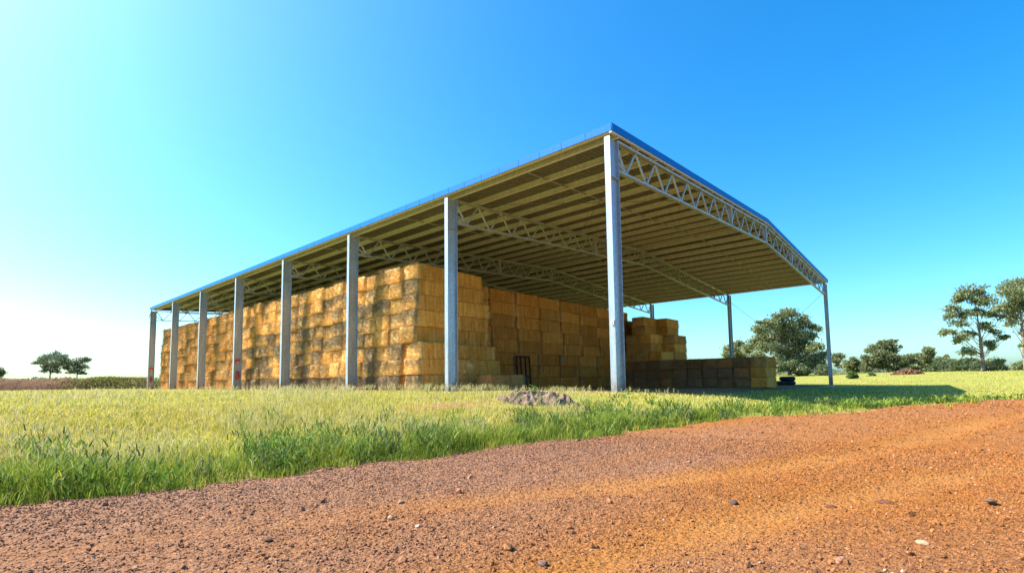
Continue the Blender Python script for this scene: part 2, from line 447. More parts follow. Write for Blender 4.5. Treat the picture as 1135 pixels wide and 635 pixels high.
# a few stones big enough to point at
def px_ground(px, v, hc=1.0):
    # depth of a road point seen at picture position px, v
    t = np.array([(px-PX0)/F, -(v-PY0)/F])
    d = FW+R2*t[0]+U2*t[1]
    z = 3.0
    for _ in range(60):
        p = CAM+d*z; g = roadz(np.array([p[0]]), np.array([p[1]]))[0]
        z = z*(CAM[2]-g)/max(1e-3, (CAM[2]-p[2]))
    return CAM+d*z
bm = bmesh.new(); bmesh.ops.create_icosphere(bm, subdivisions=3, radius=1)
IC3 = np.array([v.co[:] for v in bm.verts]); IC3F = np.array([[v.index for v in f.verts] for f in bm.faces]); bm.free()
def rock(px, v, wpx, hgt, c, label, name='stone', group='larger stones on the road'):
    p = px_ground(px, v); z = np.dot(p-CAM, FW); s = wpx/F*z/2
    q = IC3.copy(); o3 = R.random()*50
    r_ = .72+.45*vnoise3(q*1.3+o3)+.18*vnoise3(q*3.1+o3)
    q = q*r_[:, None]*np.array([s, s*.8, s*hgt])
    a = R.random()*6; ca, sa = math.cos(a), math.sin(a)
    q = q@np.array([[ca, sa, 0], [-sa, ca, 0], [0, 0, 1]])
    loc = (p[0], p[1], p[2]+s*hgt*.35)
    col = np.array(c)*(.8+.4*vnoise3(IC3*4)[:, None])
    ob = npmesh(name, q+np.array(loc), [IC3F], M_PEB, col=col, smooth=True, loc=loc)
    return tag(ob, label, 'stone', group)
rock(433, 575, 9, .6, (.42, .25, .15), 'rounded tan stone at the left of the road middle, biggest of its little group')
rock(444, 557, 7, .6, (.30, .19, .13), 'brown stone on the road just behind a rounded tan stone')
rock(463, 584, 6, .7, (.50, .36, .27), 'pale pinkish stone on the road near the rounded tan stone')
rock(298, 599, 8, .5, (.10, .055, .04), 'small dark stone on the dull red left part of the road')
rock(278, 588, 6, .5, (.12, .06, .045), 'dark reddish stone on the left road, behind another dark stone')
rock(813, 558, 11, .5, (.09, .05, .04), 'dark flat stone on the orange part of the road, middle right')
rock(922, 562, 11, .35, (.12, .05, .03), 'dark flat stone near the orange wheel track')
rock(981, 557, 15, .3, (.13, .05, .03), 'widest dark flat stone on the orange road at right')
rock(1097, 555, 13, .3, (.14, .075, .05), 'thin dark stone lying near the right edge of the road')
rock(932, 622, 11, .8, (.30, .14, .09), 'reddish brown stone at the bottom edge of the road')
rock(1023, 602, 14, .4, (.40, .24, .15), 'pale flat stone at the lower right of the road')
rock(602, 626, 11, .7, (.14, .08, .065), 'dark stone at the bottom centre of the road')

# ------------------------------------------------------------------ the hay shed
shed = empty('hay_shed', (W/2, LEN/2, 0))
tag(shed, 'large open sided steel hay shed with blue edged roof and galvanised posts', 'shed')
SL = (9.85-8.76)/(W/2+.28)                # roof slope
def roofz(x): return 8.76-.10+SL*(W/2+.28-abs(x-W/2))-1e-9   # top face of the sheets
RB = .05
# posts: steel I sections, web running across the shed
def post_mesh(x, y, z0, top):
    b = MB(); D = .56; Fl = .21; t = .022
    b.box((x-D/2, y-Fl/2, z0), (x-D/2+t, y+Fl/2, top))
    b.box((x+D/2-t, y-Fl/2, z0), (x+D/2, y+Fl/2, top))
    b.box((x-D/2+t, y-.012, z0), (x+D/2-t, y+.012, top-.003))
    b.box((x-D/2+t, y-Fl/2, top-1.35), (x+D/2-t, y+Fl/2, top-1.33))   # stiffener
    return b
first = None
for i in range(NB+1):
    for sx_ in (0, 1):
        x = W*sx_; y = BAY*i
        if first is None:
            p = post_mesh(0, 0, -.7, H).build('post', M_POST, shed); first = p; pl = (0, 0)
            c = MB(); c.box((-.36, -.22, -.35), (.36, .22, -.02)); c.box((-.30, -.17, -.02), (.30, .17, .012))
            f0 = c.build('base_plate', M_CONC, p)
        else:
            p = first.copy(); COL.objects.link(p); p.parent = shed; p.location = (x, y, 0)
            f = f0.copy(); COL.objects.link(f); f.parent = p; f.location = (0, 0, 0)
            p.location.z = -.012*26 if sx_ else 0
            if sx_:
                me = first.data.copy(); p.data = me
                for vtx in me.vertices:
                    if vtx.co.z > 0: vtx.co.z += .012*26
# trusses
def truss_meshes():
    ch = MB(); wb = MB(); rad = .065
    tz = lambda x: roofz(x)-.02-.25-.06           # centre of the top chord
    DEP = 1.0; bz = lambda x: tz(x)-DEP
    x0, x1 = .28, W-.28; xm = W/2
    for (a, b) in ((x0, xm), (xm, x1)):
        for s in (-1, 1):
            ch.bar((a, s*.06, tz(a)), (b, s*.06, tz(b)), .08, .08)
        ch.bar((a, 0, bz(a)), (b, 0, bz(b)), .15, .075)
    n = 11; nodes_b = []; 
    half = [x0+.62+(xm-x0-.62)*k/n for k in range(n+1)]
    xs = half+[W-q for q in half[:-1][::-1]]
    def web(xa, za, xb, zb): wb.bar((xa, 0, za), (xb, 0, zb), .07, .055, (0, 1, 0))
    web(x0, tz(x0), xs[0], bz(xs[0])); web(x0, bz(x0)+.4, xs[0]-.02, bz(xs[0])+.02)
    for k in range(len(xs)-1):
        m_ = (xs[k]+xs[k+1])/2
        web(xs[k], bz(xs[k]), m_, tz(m_)); web(m_, tz(m_), xs[k+1], bz(xs[k+1]))
    web(xs[-1], bz(xs[-1]), x1, tz(x1)); web(xs[-1]+.02, bz(xs[-1])+.02, x1, bz(x1)+.4)
    for q in (half[7], W-half[7], xm): wb.box((q-.06, -.09, bz(q)), (q+.06, .09, tz(q)))
    return ch, wb
ch, wb = truss_meshes()
t0 = None
for i in range(NB+1):
    if t0 is None:
        t0 = ch.build('truss', M_TRUSS, shed); w0 = wb.build('web', M_TRUSS, t0)
        # builds relative to the shed root; both meshes are stored for y = 0
    else:
        t = t0.copy(); COL.objects.link(t); t.parent = shed; t.location = (0, BAY*i, 0)
        w_ = w0.copy(); COL.objects.link(w_); w_.parent = t
# purlins (Z sections)
NP = 13
for s in (-1, 1):
    for k in range(NP):
        d = .22+(W/2-.22-.25)*k/(NP-1)
        x = d if s < 0 else W-d
        zt = roofz(x)-.02; b = MB(); y0, y1 = -OV+.02, LEN+OV-.02
        b.box((x-.006, y0, zt-.245), (x+.006, y1, zt))
        b.box((x-.006-.075*(s < 0), y0, zt-.257), (x+.006+.075*(s > 0), y1, zt-.245))
        b.box((x-.006-.075*(s > 0), y0, zt-.0), (x+.006+.075*(s < 0), y1, zt+.01))
        b.build('purlin', M_PURL, shed)
# bridging rods between purlins at mid bay, roof sheets with ribs, flashings
for i in range(NB):
    b = MB()
    for s in (-1, 1):
        xa = .22 if s < 0 else W-.22
        b.bar((xa, BAY*(i+.5), roofz(xa)-.15), (W/2-.2*(-s), BAY*(i+.5), roofz(W/2)-.15), .05, .05)
    b.build('bridging', M_TRUSS, shed)
for s in (-1, 1):
    ys = [-OV]; zs = [0.]
    y = -OV
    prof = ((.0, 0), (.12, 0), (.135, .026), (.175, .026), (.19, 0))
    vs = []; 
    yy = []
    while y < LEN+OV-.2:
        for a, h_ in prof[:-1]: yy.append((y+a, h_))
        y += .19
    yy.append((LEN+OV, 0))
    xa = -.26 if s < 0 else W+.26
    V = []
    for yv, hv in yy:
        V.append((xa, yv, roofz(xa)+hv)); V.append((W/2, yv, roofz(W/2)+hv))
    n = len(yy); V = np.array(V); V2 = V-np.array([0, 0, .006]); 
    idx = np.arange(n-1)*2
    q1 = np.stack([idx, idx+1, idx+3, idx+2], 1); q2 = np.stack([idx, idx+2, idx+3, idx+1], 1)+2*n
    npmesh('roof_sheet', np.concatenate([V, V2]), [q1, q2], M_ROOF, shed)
FH = .25
for s in (-1, 1):                                  # eave flashing in short lengths
    b = MB(); x = -.28 if s < 0 else W+.28; zt = 8.76
    y = -OV
    while y < LEN+OV:
        y2 = min(y+1.0, LEN+OV)
        b.box((x-.012, y+.012, zt-FH), (x+.012, y2-.006, zt))
        y = y2
    b.box((x-.005, -OV, zt-FH+.01), (x+.02, LEN+OV, zt-.01))
    b.build('eave_flashing', M_BLUE, shed)
    g_ = MB(); xa, xb = (x+.022, x+.20) if s < 0 else (x-.20, x-.022)
    g_.box((xa, -OV, zt-FH), (xb, LEN+OV, zt-FH+.02)); g_.build('gutter', M_PURL, shed)
    for ye in (-OV-.014, LEN+OV+.014):
        b = MB(); xa = x; 
        p0 = Vector((xa, ye, zt-FH/2)); p1 = Vector((W/2, ye, 9.85-FH/2))
        b.bar(p0, p1, .024, FH); b.build('barge_flashing', M_BLUE, shed)
        b = MB(); b.bar(p0+Vector((0, .06 if ye < 0 else -.06, -FH/2-.03)), p1+Vector((0, .06 if ye < 0 else -.06, -FH/2-.03)), .10, .05); b.build('barge_angle', M_PURL, shed)
b = MB(); 
for s in (-1, 1): b.bar((W/2, -OV, 9.80), (W/2, LEN+OV, 9.80), .06, .05)
b = MB(); b.box((W/2-.3, -OV, 9.775), (W/2+.3, LEN+OV, 9.79)); b.build('ridge_cap', M_ROOF, shed)
# downpipe at the far left corner
b = MB(); b.tube([(-.2, LEN+.05, 8.5), (-.2, LEN+.05, 8.3), (-.36, LEN-.0, 7.9), (-.36, LEN, 7.6)], .05); b.build('downpipe', M_WHITE, shed)
# wire cross bracing in the right-hand wall
for i in (0, 6):
    for za, zb in ((H-.6, .3), (.3, H-.6)):
        b = MB(); b.tube([(W, BAY*i, za), (W, BAY*(i+1), zb)], .012, 5); b.build('brace_rod', M_WIRE, shed)
# roof plane bracing, first bay
for za in (0, 1):
    b = MB(); b.tube([(1.4, 0 if za else BAY, roofz(1.4)-.3), (10, BAY if za else 0, roofz(10)-.3)], .014, 5); b.build('brace_rod', M_WIRE, shed)

# small things fixed to posts
def extinguisher(x, y, z, label):
    r = empty('fire_extinguisher', (x, y, z))
    b = MB(); b.tube([(x, y, z), (x, y, z+.02), (x, y, z+.46), (x, y, z+.54), (x, y, z+.56)], [.07, .085, .085, .05, .03], 14); b.build('cylinder', M_RED, r, True)
    b = MB(); b.box((x-.03, y-.03, z+.56), (x+.03, y+.03, z+.62)); b.box((x-.12, y-.015, z+.60), (x+.03, y+.015, z+.63)); b.build('valve', M_BLACK, r)
    b = MB(); b.tube([(x+.03, y-.02, z+.58), (x+.11, y-.05, z+.5), (x+.10, y-.06, z+.2)], .014, 6); b.build('hose', M_RUBBER, r)
    return tag(r, label, 'fire extinguisher', 'fire extinguishers on the left posts')
def redsign(x, y, z, label):
    r = empty('fire_sign', (x, y, z))
    b = MB(); b.box((x-.13, y-.01, z), (x+.13, y, z+.30)); b.build('panel', M_RED, r)
    b = MB(); b.box((x-.08, y-.014, z+.05), (x+.08, y-.0105, z+.11)); b.build('white_band', M_WHITE, r)
    return tag(r, label, 'sign', 'red signs on the left posts')
extinguisher(0, 4*BAY-.17, .75, 'red fire extinguisher hanging low on the post at the middle of the left side')
redsign(0, 4*BAY-.12, 2.0, 'small red sign above the extinguisher on the middle left post')
extinguisher(0, 7*BAY-.17, .75, 'red fire extinguisher on the farthest left post, seen small')
redsign(0, 7*BAY-.12, 2.0, 'small faded red sign on the farthest left post')
r = empty('isolator_box', (-.28, -.03, 2.0))
b = MB(); b.box((-.325, -.085, 2.16), (-.283, .015, 2.30)); b.build('housing', M_WHITE, r)
b = MB(); b.box((-.335, -.05, 2.20), (-.3255, -.02, 2.24)); b.build('catch', M_BLACK, r)
tag(r, 'small pale metal fitting on the big near corner post', 'fitting')

# ------------------------------------------------------------------ bales
BL, BW, BH = 2.34, 1.14, .79
def bale_variant(k, hgt=BH):
    g = np.random.default_rng(100+k)
    bm = bmesh.new()
    bmesh.ops.create_cube(bm, size=1)
    for ax, cuts in ((0, 25), (1, 13), (2, 9)):
        es = [e for e in bm.edges if abs((e.verts[0].co-e.verts[1].co)[ax]) > .01]
        bmesh.ops.subdivide_edges(bm, edges=es, cuts=cuts, use_grid_fill=True)
    p = np.array([v.co[:] for v in bm.verts])
    f = [[v.index for v in q.verts] for q in bm.faces]
    bm.free()
    f = np.array([q for q in f if len(q) == 4])
    S = np.array([BL-.05, BW-.05, hgt+.004]); r = np.array([.06, .06, .03])
    p = p*S; inn = S/2-r
    c = np.clip(p, -inn, inn); d = (p-c)/r; L = np.linalg.norm(d, axis=1)
    p = c+d/np.maximum(L, 1e-6)[:, None]*r
    nrm = d/np.maximum(L, 1e-6)[:, None]
    o3 = g.random(3)*40
    disp = .075*(vnoise3(p*np.array([2.4, 2.4, 3])+o3)-.5)+.04*(vnoise3(p*8+o3)-.5)+.022*(vnoise3(p*np.array([34, 9, 9])+o3)-.5)
    # flakes: every ~9 cm along the length a small step on the long sides
    fl = g.normal(size=40)*.010
    side = np.abs(nrm[:, 1]) > .7
    disp = disp+np.where(side, fl[np.clip(((p[:, 0]+1.3)/.09).astype(int), 0, 39)], 0)
    end = np.abs(nrm[:, 0]) > .6
    tw = np.abs(((p[:, 1]/.19+.5) % 1)-.5)*.19          # twine lines down the ends
    disp = disp+np.where(end, .05*np.cos(p[:, 1]/BW*2.7)*(.75+.25*np.cos(p[:, 2]/hgt*2.6))-.02*np.exp(-(tw/.018)**2)+.06*(vnoise3(p*4.5+o3)-.5)+.075*(vnoise3(p*12+o3)-.5), 0)
    disp = np.where(np.abs(nrm[:, 2]) > .7, disp*.35, disp)
    p = p+nrm*disp[:, None]
    p[:, 2] += hgt/2
    col = np.ones((len(p), 3))
    faces = [f]; V = [p]; C = [col]
    # loose straws
    def hairs(n, face, ln):
        u = (g.random((n, 2))-.5)
        if face in ('x-', 'x+'):
            s = -1 if face == 'x-' else 1
            b = np.stack([np.full(n, s*(S[0]/2+.012)), u[:, 0]*S[1]*.98, u[:, 1]*S[2]*.98+hgt/2], 1); nn = np.array([s, 0, 0])
        else:
            s = -1 if face == 'y-' else 1
            b = np.stack([u[:, 0]*S[0]*.98, np.full(n, s*(S[1]/2+.002)), u[:, 1]*S[2]*.98+hgt/2], 1); nn = np.array([0, s, 0])
        d = g.normal(size=(n, 3)); d[:, 2] -= .35; d = d/np.linalg.norm(d, axis=1)[:, None]; d = d*.9+nn*(.15+.5*g.random((n, 1)))
        l = ln*(.4+g.random((n, 1))); w = .006+.007*g.random((n, 1))
        sd = np.cross(d, nn+g.normal(size=(n, 3))*.3); sd /= np.linalg.norm(sd, axis=1)[:, None]
        tip = b+d*l; tip[:, 2] = np.where(tip[:, 2] < .01, .01, tip[:, 2])
        v = np.stack([b-sd*w/2, b+sd*w/2, tip], 1).reshape(-1, 3)
        return v, np.arange(3*n).reshape(-1, 3), np.repeat(.55+1.1*g.random((n, 1)), 3, 0)*np.ones((1, 3))
    t = []; off = len(p)
    for fc, n, ln in (('x-', 1300, .22), ('x+', 400, .13), ('y-', 900, .10), ('y+', 200, .08)):
        v, q, c_ = hairs(n, fc, ln); V.append(v); C.append(c_); t.append(q+off); off += len(v)
    return np.concatenate(V), [f, np.concatenate(t)], np.concatenate(C)
NV = 9
BV = [bale_variant(k) for k in range(NV)]
BV2 = [bale_variant(50+k, .725) for k in range(5)]
bale_me = []; 
def make_me(d):
    o = npmesh('hay_bale', d[0], d[1], M_STRAW, col=d[2]); me = o.data
    me.polygons.foreach_set('use_smooth', np.concatenate([np.ones(len(d[1][0]), bool), np.zeros(len(d[1][1]), bool)]))
    bpy.data.objects.remove(o); return me
ME = [make_me(d) for d in BV]; ME2 = [make_me(d) for d in BV2]
ORD = ['bottom', 'second', 'third', 'fourth', 'fifth', 'sixth', 'seventh', 'top']
NTH = ['first', 'second', 'third', 'fourth', 'fifth', 'sixth', 'seventh', 'eighth', 'ninth', 'tenth', 'eleventh', 'twelfth', 'thirteenth', 'fourteenth', 'fifteenth', 'sixteenth', 'seventeenth', 'eighteenth', 'nineteenth', 'twentieth', 'twenty-first', 'twenty-second']
stuffV = []; stuffF4 = []; stuffF3 = []; stuffC = []; soff = 0
nb = 0
def bale(x, y, z, label, group, weather=.3, brown=0., kind=0, turn=0., stuff=False, flip=None, age_shade=0., sz=1.0):
    """x,y,z: middle of the underside; bale length runs along x unless turned"""
    global nb, soff
    rz = turn+R.gauss(0, .012); ry = R.gauss(0, .008)
    if (R.random() < .5 if flip is None else flip): rz += math.pi
    meshes = (ME, ME2)[kind]; vi = R.randrange(len(meshes))
    if stuff:
        d = (BV, BV2)[kind][vi]
        ca, sa = math.cos(rz), math.sin(rz)
        v = (d[0]*np.array([1, 1, sz]))@np.array([[ca, sa, 0], [-sa, ca, 0], [0, 0, 1]])+np.array([x, y, z])
        stuffV.append(v); stuffF4.append(d[1][0]+soff); stuffF3.append(d[1][1]+soff)
        stuffC.append(d[2]*(.75+.4*R.random())*np.array([1, .97+.04*R.random(), .95+.1*R.random()])); soff += len(v)
        return
    o = bpy.data.objects.new('hay_bale', meshes[vi]); COL.objects.link(o)
    o.location = (x, y, z); o.rotation_euler = (0, ry, rz); o.scale = (1, 1, sz)
    o.color = (weather, brown, age_shade, 1)
    tag(o, label, 'hay bale', group); nb += 1
    return o
XF = .82                                     # left face of the big stack
YN, YW = 11.5, 13.0                          # near corner front, and the recessed front wall
NC = 38; CW = (55.3-YN)/NC
zbase = lambda x: -.012*max(0, min(26, x))
# left side: the ends of 38 columns of bales, eight high
IND = 20
for c in range(NC):
    lean = R.gauss(0, .03); hs_ = [1+R.gauss(0, .03) for _ in range(8)]; hm_ = sum(hs_)/8*(1+R.gauss(0, .006)); hs_ = [q/hm_ for q in hs_]; zc_ = -.02
    for l in range(8):
        jit = R.gauss(0, .055)+lean
        if l >= 6: jit += abs(R.gauss(0, .05))
        y = YN+CW*(c+.5)+R.gauss(0, .045)
        x = XF+BL/2+jit-(.14 if l < 2 else 0)*(.5+R.random())
        if c == 0:                                          # near corner: lower part steps forward
            y += (-.42 if l < 2 else (-.30 if l == 2 else 0))
        wth = .18+.42*R.random()
        if l == 0: wth = .62+.2*R.random()
        elif l in (2, 3, 4) and R.random() < .4: wth += .18
        elif l == 7: wth *= .6
        if c == 0 and l == 0: wth = .5
        zz = zc_; zc_ += .79*hs_[l]
        lab = f'bale end in the sunlit left face, {ORD[l]} layer, {NTH[c] if c < 20 else ""} column from near corner'
        bale(x, y, zz, lab, 'bales in the sunlit left side of the big stack', wth, 0, 0, 0, stuff=c >= IND, flip=False, sz=hs_[l])
# near corner block: second column of long sides
for l in range(8):
    dx = (.95 if l < 2 else (.75 if l == 2 else (.42 if l in (3, 4, 5) else (.05 if l == 6 else -.12))))
    x = XF+BL*1.5+.02+dx*.9+R.gauss(0, .02)
    y = YN+BW/2-(.45 if l < 2 else (.30 if l == 2 else 0))+R.gauss(0, .02)
    bale(x, y, -.04+l*.79, f'orange hay bale showing its long side beside the near corner, {ORD[l]} layer', 'bales in the near corner block', .0 if l > 1 else .12, .2+.15*R.random(), 0)
# the gap between the two corner columns of the lower layers is filled by a turned bale
for l in range(3):
    bale(XF+BL+.42, YN+1.02-(.42 if l < 2 else .30), -.03+l*.79, f'turned hay bale wedged between the two corner columns, {ORD[l]} layer', 'bales in the near corner block', .05, .15, 0, math.pi/2)
bale(4.55, 9.35, -.07, 'weathered hay bale lying alone on the ground in front of the near corner block', 'bales in the near corner block', .52, .35, 0, -.06, age_shade=.38)
# recessed front wall of long sides
XW0 = XF+BL*2+.45
for c in range(8):
    for l in range(8):
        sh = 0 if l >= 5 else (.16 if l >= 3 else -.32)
        x = XW0+2.46*(c+.5)-.9+sh+R.gauss(0, .025)
        y = YW+BW/2+(.0 if l >= 5 else (-.05 if l >= 3 else -.10))+R.gauss(0, .03)
        z = zbase(13)+l*.79-.0
        tone = (.05, .55) if l >= 5 else ((.16, .65) if l >= 3 else (.26, .8))  # lower layers coloured browner to paint in the dimmer light near the floor
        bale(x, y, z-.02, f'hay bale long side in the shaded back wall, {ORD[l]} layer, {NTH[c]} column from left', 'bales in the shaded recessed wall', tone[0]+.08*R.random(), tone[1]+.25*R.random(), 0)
# right-hand stacks, layers .725
XR = 23.3
LH = .725
zr = -.30
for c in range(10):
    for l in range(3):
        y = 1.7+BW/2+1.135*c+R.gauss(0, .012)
        bale(XR+BL/2+R.gauss(0, .03), y, zr+l*LH, f'dark hay bale in the low right row, {ORD[l]} layer, {NTH[c]} from the open end', 'bales in the low right row', .3, .9 if c else .45, 1, age_shade=.45+.35*R.random() if c else 0)  # roof shade painted in as brown and grey; open end left lighter
ROWS = {3: 9.4, 4: 10.2, 5: 10.2, 6: 10.75, 7: 10.75}
for l, yf in ROWS.items():
    for c in range(3):
        y = yf+BW/2+1.15*c
        if y+BW/2 > YW-.1: continue
        bale(XR+BL/2+R.gauss(0, .04), y, zr+l*LH, f'brown bale in the stepped right stack, front tier, {ORD[l]} layer, {NTH[c]} back', 'bales in the stepped right stack', .08, .45, 1)
ROWB = {3: 9.25, 4: 9.25, 5: 9.25, 6: 9.9, 7: 9.9}
for l, yf in ROWB.items():
    for c in range(3):
        y = yf+BW/2+1.15*c
        bale(XR+BL*1.5+.06+R.gauss(0, .04), y, zr+l*LH, f'brown bale in the stepped right stack, rear tier, {ORD[l]} layer, {NTH[c]} back', 'bales in the stepped right stack', .06, .3, 1)
# the rest of the stack as one mass: far columns of the left side and the inside of the stack
for c in range(3):
    for l in range(3): bale(XR+BL*1.5+.06, 9.3+BW/2+1.15*c, zr+l*LH, '', '', kind=1, stuff=True)
for k in range(4):
    for l in range(8): bale(XR+BL/2+BL*(k//2), 13.1+BW/2+1.15*(k % 2), zr+l*LH, '', '', kind=1, stuff=True)
corebox = MB(); corebox.box((XF+BL-.2, YN+BW+.12, -.3), (XF+BL*2, 55.0, 6.15)); 
corebox.box((XF+BL*2-.05, YW+BW-.02, -.29), (XR-.1, 54.9, 6.12)); corebox.box((XF+BL*.5, YN+3, -.28), (XF+BL-.19, 54.8, 6.1))
cv = np.array(corebox.v); stuffV.append(cv); stuffF4.append(np.array(corebox.q)+soff); stuffC.append(np.ones((len(cv), 3))*.6)
o = npmesh('stacked_hay', np.concatenate(stuffV), [np.concatenate(stuffF4), np.concatenate(stuffF3)], M_STRAWM, col=np.concatenate(stuffC))
o.color = (.36, .05, 0, 1)
tag(o, 'far part of the long hay stack running back under the roof', 'hay stack', kind='stuff')
print('bales', nb)

# black steel frame leaning on the wall
fx, fy = 10.35, 12.70; fz = gz(fx, fy)
fr = empty('steel_frame', (fx, fy, fz))
b = MB(); wd, ht = 1.28, 2.1
for u in (-wd/2, -wd*.18, wd*.18, wd/2): b.bar((fx+u, fy, fz), (fx+u, fy+.12, fz+ht), .10, .07)
b.build('upright', M_RUST, fr)
b = MB(); b.bar((fx-wd/2, fy+.12, fz+ht), (fx+wd/2, fy+.12, fz+ht), .09, .11); b.build('top_rail', M_RUST, fr)
b = MB(); b.bar((fx-wd*.2, fy, fz+.06), (fx+wd/2, fy, fz+.06), .09, .12); b.build('bottom_rail', M_RUST, fr)
for a, c_ in ((-wd/2, -wd*.18), (wd*.18, wd/2)):
    b = MB(); b.bar((fx+a, fy+.045, fz+.82), (fx+c_, fy+.045, fz+.82), .09, .11); b.build('middle_rail', M_RUST, fr)
tag(fr, 'dark rusty gate-like frame leaning against the shaded hay wall', 'frame')

# ------------------------------------------------------------------ heaps
def heap(name, cx, cy, lx, ly, h, m, label, cat, rot=0., n=84, seed=1, rough=.5, kind=None):
    u = np.linspace(-1, 1, n); U, Vv = np.meshgrid(u, u, indexing='ij')
    rr = np.sqrt(U**2+Vv**2); prof = np.clip(1-rr**2, 0, 1)**.8
    nz = fbm(U*2.2+seed*7, Vv*2.2+seed*3, 3); n2 = fbm(U*8+seed, Vv*8-seed, 4)
    hh = h*prof*(1-rough+rough*1.6*nz)+h*1.15*(n2-.5)*(prof > .02)
    ca, sa = math.cos(rot), math.sin(rot)
    x = cx+U*lx*ca-Vv*ly*sa; y = cy+U*lx*sa+Vv*ly*ca
    z = gh(x, y)+hh-.08*(prof < .02)-.02
    I = np.arange(n*n).reshape(n, n)
    Q = np.stack([I[:-1, :-1], I[1:, :-1], I[1:, 1:], I[:-1, 1:]], -1).reshape(-1, 4)
    o = npmesh(name, np.stack([x.ravel(), y.ravel(), z.ravel()], 1), [Q], m, smooth=True, loc=(cx, cy, gz(cx, cy)))
    return tag(o, label, cat, kind=kind)
heap('rubble_heap', -4.3, -.15, 1.05, .55, .34, M_HEAP, 'small lumpy heap of pinkish dirt clods in the grass before the shed', 'dirt heap', -.85, seed=2, rough=.8)
hx, hy = at(1004, 72); heap('soil_heap', hx, hy, 2.6, 1.2, .7, M_CLOD, 'low bare brown soil heap in the far right grass', 'dirt heap', -.7, seed=5)
for q in range(2):
    x_, y_ = at(862+q*9, 46); z_ = gz(x_, y_)
    r_ = empty('old_tyre', (x_, y_, z_))
    b = MB(); P = []
    for k in range(25):
        t = k/24*2*math.pi; P.append((x_+.48*math.cos(t), y_+.48*math.sin(t), z_+.2+q*.02))
    b.tube(P, .2, 10, False); b.tube([(p[0], p[1], p[2]+.38) for p in P], .2, 10, False) if q else None
    b.build('tread', M_RUBBER, r_, True)
    tag(r_, ('black tyre lying in shade past the end of the low bale row' if q == 0 else 'stack of dark tyres in shade beyond the low bale row, beside a single tyre'), 'tyre', 'tyres behind the low bale row')

# earth bank at the far left
n1, n2 = 160, 22
t = np.linspace(0, 1, n1); s = np.linspace(-1, 1, n2); T, S_ = np.meshgrid(t, s, indexing='ij')
ax, ay = at(-120, 60); bx, by = at(180, 74)
dx, dy = bx-ax, by-ay; L_ = math.hypot(dx, dy); nxx, nyy = -dy/L_, dx/L_
x = ax+dx*T+nxx*S_*3.4; y = ay+dy*T+nyy*S_*3.4
hh = 1.55*np.clip(1-S_**2, 0, 1)*(.75+.5*fbm(x*.5, y*.5, 3))*sstep(1.0, .93, T)
zb = gh(x, y)+hh-.1
I = np.arange(n1*n2).reshape(n1, n2)
Q = np.stack([I[:-1, :-1], I[1:, :-1], I[1:, 1:], I[:-1, 1:]], -1).reshape(-1, 4)
o = npmesh('earth_bank', np.stack([x.ravel(), y.ravel(), zb.ravel()], 1), [Q], M_CLOD, smooth=True)
tag(o, kind='structure')
bankpts = np.stack([x.ravel(), y.ravel(), zb.ravel(), T.ravel(), S_.ravel()], 1)

# ------------------------------------------------------------------ grass
def blades(x, y, z, h, w, c, lean=.45, tipc=None):
    n = len(x)
    a = rng.random(n)*2*math.pi; la = rng.random(n)*2*math.pi; ll = lean*h*(.2+rng.random(n))
    dx, dy = np.cos(a)*w/2, np.sin(a)*w/2
    lx, ly = np.cos(la)*ll, np.sin(la)*ll
    P = np.empty((n, 5, 3))
    P[:, 0] = np.stack([x-dx, y-dy, z-.02], 1); P[:, 1] = np.stack([x+dx, y+dy, z-.02], 1)
    P[:, 2] = np.stack([x+dx*.75+lx*.35, y+dy*.75+ly*.35, z+h*.6], 1); P[:, 3] = np.stack([x-dx*.75+lx*.35, y-dy*.75+ly*.35, z+h*.6], 1)
    P[:, 4] = np.stack([x+lx, y+ly, z+h*(.92+.1*rng.random(n))], 1)
    o = (np.arange(n)*5)[:, None]
    q = o+np.array([0, 1, 2, 3]); t = o+np.array([3, 2, 4])
    C = np.repeat(c[:, None, :], 5, 1)
    if tipc is not None: C[:, 4] = tipc; C[:, 2:4] = C[:, 2:4]*.6+tipc[:, None]*.4
    return P.reshape(-1, 3), q, t, C.reshape(-1, 3)
GV, GQ, GT, GC = [], [], [], []; goff = 0
def addb(r):
    global goff
    GV.append(r[0]); GQ.append(r[1]+goff); GT.append(r[2]+goff); GC.append(r[3]); goff += len(r[0])
def grassy(x, y):
    """0..1 how likely grass stands here"""
    k = sstep(-.12, .35, y-edge(x))
    bare = np.exp(-(((x+6.7)/1.5)**2+((y-.5)/.45)**2))+np.exp(-(((x+4.3)/1.0)**2+((y+.1)/.6)**2))*.8
    ins = sstep(-1.1, -.1, x)*sstep(37.5, 36, x)*sstep(-.6, .9, y+.5*(fbm(x*.6, y*.6, 2)-.5))*sstep(60, 58, y)
    return k*np.clip(1-.9*bare, 0, 1)*np.clip(1-.97*ins, 0, 1)
GREEN = np.array([.22, .29, .03]); DEEP = np.array([.075, .15, .02]); YEL = np.array([.52, .44, .045]); STRAW = np.array([.56, .47, .20]); OLIVE = np.array([.26, .28, .035])
